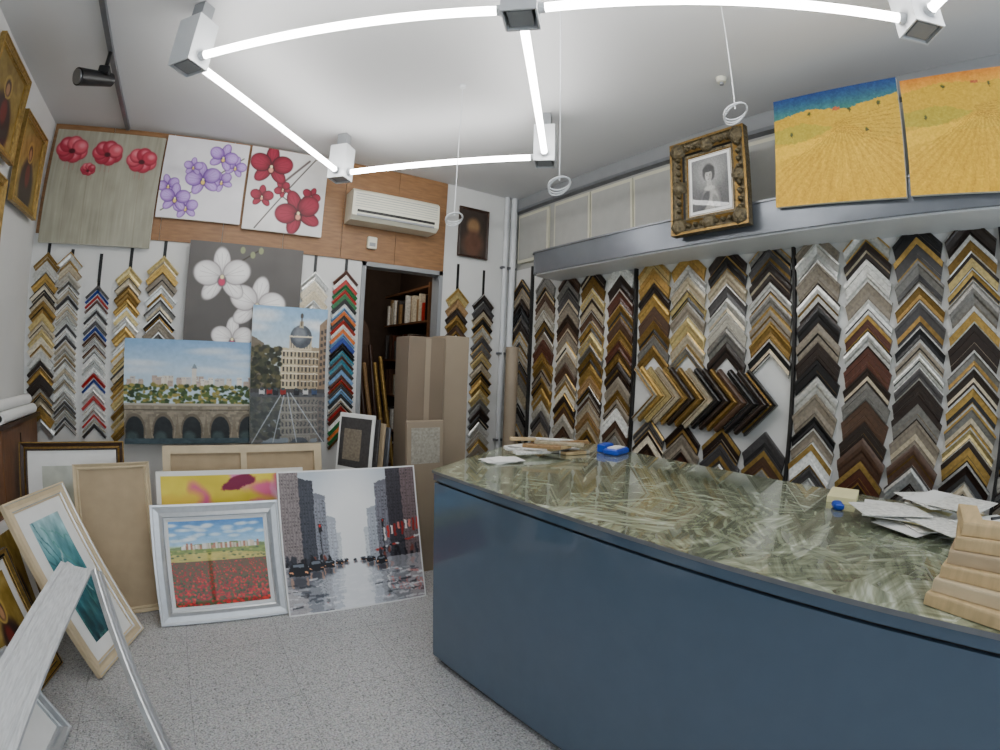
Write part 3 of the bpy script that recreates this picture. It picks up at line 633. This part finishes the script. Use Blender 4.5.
# ------------------------------------------------------------ AC, box
b=MB();y1=YB-.016
prof=[(0,2.57),(-.16,2.57),(-.20,2.60),(-.205,2.66),(-.20,2.79),(-.17,2.815),(0,2.815)]
vs=[(1.02,y1+y,z) for y,z in prof]+[(1.76,y1+y,z) for y,z in prof];n=len(prof)
b.add(vs,[(i,n+i,n+(i+1)%n,(i+1)%n) for i in range(n)]+[tuple(range(n)),tuple(range(2*n-1,n-1,-1))],'plastic')
b.box((1.06,y1-.208,2.625),(1.72,y1-.19,2.645),'dark');b.box((1.06,y1-.203,2.596),(1.72,y1-.185,2.612),'trimgrey')
for i in range(6): b.box((1.04,y1-.2085,2.67+.02*i),(1.74,y1-.2,2.672+.02*i),'trimgrey')
b.obj('air_conditioner')
b=MB();b.box((1.22,YB-.05,2.39),(1.30,YB-.016,2.49),'plastic',bev=.006);b.box((1.235,YB-.053,2.41),(1.285,YB-.05,2.44),'trimgrey');b.obj('switch_box')

# ------------------------------------------------------------ back room contents
b=MB()
for z in (.3,.7,1.1,1.5,1.9,2.25): b.box((2.1,4.4,z),(2.39,5.6,z+.02),'midbrown')
b.box((2.1,4.38,0),(2.39,4.4,2.3),'midbrown')
for z in (.32,.72,1.12,1.52,1.92):
    y=4.42
    while y<5.5:
        w=random.uniform(.03,.06);h=random.uniform(.18,.30);b.box((2.14-.05*random.random(),y,z),(2.36,y+w-.003,z+h),random.choice(['whitep','red','creamp','blackp','oak','mahog','walnut','greige','dgrey']));y+=w+random.choice([0,0,.03])
b.obj('binder_bookshelf')
b=MB()
for i in range(12):
    x=1.22+.06*i;b.cyl((x,4.55-.05*(i%3),0),(x-.05,4.95,1.3+.6*random.random()),.022,random.choice(['walnut','oak','darkbrown','cardboard2','mahog','goldframe']),10)
b.obj('moulding_length_bundle')
b=MB();n=20;vs=[]
for i in range(n+1):
    t=math.pi*i/n;vs+= [(1.50-.27*math.cos(t),5.15,1.75+.27*math.sin(t)),(1.50-.27*math.cos(t),5.2,1.75+.27*math.sin(t))]
fs=[(2*i,2*i+2,2*i+3,2*i+1) for i in range(n)]+[tuple(2*i for i in range(n+1))[::-1],tuple(2*i+1 for i in range(n+1))]
b.add(vs,fs,'walnut');b.box((1.23,5.15,0),(1.77,5.2,1.75),'walnut');b.obj('arched_cabinet')
lp=bpy.data.lights.new('backroom_fill','POINT');lp.energy=12;lp.shadow_soft_size=.08;lp.color=(1,.90,.76);lo=bpy.data.objects.new('backroom_fill_light',lp);lo.location=(1.6,4.35,2.7);SC.objects.link(lo)  # added point light, out of view, brightens the back room; no fixture modelled

# ------------------------------------------------------------ ceiling lights
ZL=2.80
N=[(-.23,2.18),(.83,3.30),(1.81,2.26),(.88,1.25),(1.83,.12),(.9,-.9)]
b=MB();bt=MB()
def seg(a,c):
    a=Vector((*a,ZL));c=Vector((*c,ZL));d=(c-a).normalized();p0=a+d*.06;p1=c-d*.06
    bt.cyl(p0,p1,.018,M['tube'],14)
    for e0,e1 in ((p0,p0+d*.03),(p1-d*.03,p1)): b.cyl(e0,e1,.022,'metalwhite',14)
for i,j in ((0,1),(1,2),(2,3),(3,0),(3,4),(4,5)): seg(N[i],N[j])
for x,y in N:
    X=Matrix.Translation((x,y,0))@Matrix.Rotation(math.radians(45),4,'Z');zt=ZL+.20
    b.box((-.065,-.065,ZL-.05),(-.058,.065,zt),'metalwhite',X);b.box((.058,-.065,ZL-.05),(.065,.065,zt),'metalwhite',X)
    b.box((-.058,.058,ZL-.05),(.058,.065,zt),'metalwhite',X);b.box((-.058,-.065,ZL-.05),(.058,-.058,zt),'metalwhite',X)
    b.box((-.045,-.045,ZL-.045),(.045,.045,ZL+.1),'trimgrey',X);b.box((-.058,-.058,zt-.01),(.058,.058,zt),'metalwhite',X)
    b.box((-.035,-.035,zt),(.035,.035,HC-.002),'trimgrey',X)
lt=b.obj('fluorescent_ceiling_light');to=bt.obj('tubes');to.parent=lt;to.matrix_parent_inverse=Matrix.Translation(-lt.location)
for (x,y,zr,r) in [(1.21,2.27,2.28,.045),(1.17,1.37,2.20,.042),(1.65,.87,2.53,.05)]:
    b=MB();b.cyl((x,y,HC-.002),(x,y,HC-.02),.018,'metalwhite',16);b.cyl((x,y,HC-.02),(x,y,zr+.01),.0025,'metalwhite',8)
    for k in range(3):
        tl=.35+.15*k;pts=[(x+(r+.004*k)*math.cos(t)*math.cos(.3*k),y+(r+.004*k)*math.sin(t)*math.cos(tl),zr-(r)*math.sin(t)*math.sin(tl)-.006*k) for t in [2*math.pi*i/24 for i in range(24)]]
        b.tube(pts,.003,'metalwhite',8,True)
    b.obj('hanging_cable')
b=MB();b.cyl((2.19,1.22,HC-.002),(2.19,1.22,HC-.03),.03,'plastic',24,r2=.024);b.cyl((2.19,1.22,HC-.03),(2.19,1.22,HC-.045),.012,'trimgrey',16);b.obj('smoke_detector')
b=MB();b.cyl((.84,1.71,HC-.002),(.84,1.71,HC-.01),.02,'trimgrey',20);b.obj('ceiling_cover_plate')
b=MB();b.box((-.745,1.6,HC-.025),(-.715,3.74,HC-.002),'metalgrey')
b.cyl((-.73,2.68,HC-.025),(-.73,2.68,2.95),.012,'black');b.box((-.76,2.64,2.93),(-.70,2.72,2.975),'black',bev=.005)
b.cyl((-.70,2.74,2.94),(-.84,2.58,2.86),.038,'black',20,r2=.048);b.cyl((-.84,2.58,2.86),(-.845,2.575,2.857),.04,'metalgrey',20);b.obj('track_spotlight')

# ------------------------------------------------------------ world + camera
w=bpy.data.worlds.new('daylight');bpy.context.scene.world=w;w.use_nodes=True
w.node_tree.nodes['Background'].inputs[0].default_value=(.82,.91,1,1);w.node_tree.nodes['Background'].inputs[1].default_value=2.5
f,k,yaw,pitch,roll=492.2718,0.0473,0.598,-0.0196,0.0403
fw=Vector((math.sin(yaw)*math.cos(pitch),math.cos(yaw)*math.cos(pitch),math.sin(pitch)))
rt=Vector((math.cos(yaw),-math.sin(yaw),0));up=rt.cross(fw)
r2=rt*math.cos(roll)+up*math.sin(roll);u2=-rt*math.sin(roll)+up*math.cos(roll)
cam=bpy.data.cameras.new('camera');co=bpy.data.objects.new('camera',cam);SC.objects.link(co)
co.matrix_world=Matrix(((r2.x,u2.x,-fw.x,0),(r2.y,u2.y,-fw.y,0),(r2.z,u2.z,-fw.z,1.5),(0,0,0,1)))
cam.type='PANO';cam.sensor_width=36;cam.sensor_fit='HORIZONTAL'
fm=f*.036
cam.panorama_type='FISHEYE_LENS_POLYNOMIAL'
cam.fisheye_fov=math.radians(220)
th=np.linspace(0,1.45,60);rr=fm*th*(1+k*th*th)
A=np.stack([rr,rr**2,rr**3,rr**4],1);cf=np.linalg.lstsq(A,th,rcond=None)[0]
cam.fisheye_polynomial_k0=0
cam.fisheye_polynomial_k1=-float(cf[0]);cam.fisheye_polynomial_k2=-float(cf[1]);cam.fisheye_polynomial_k3=-float(cf[2]);cam.fisheye_polynomial_k4=-float(cf[3])
cam.clip_start=.01
bpy.context.scene.camera=co
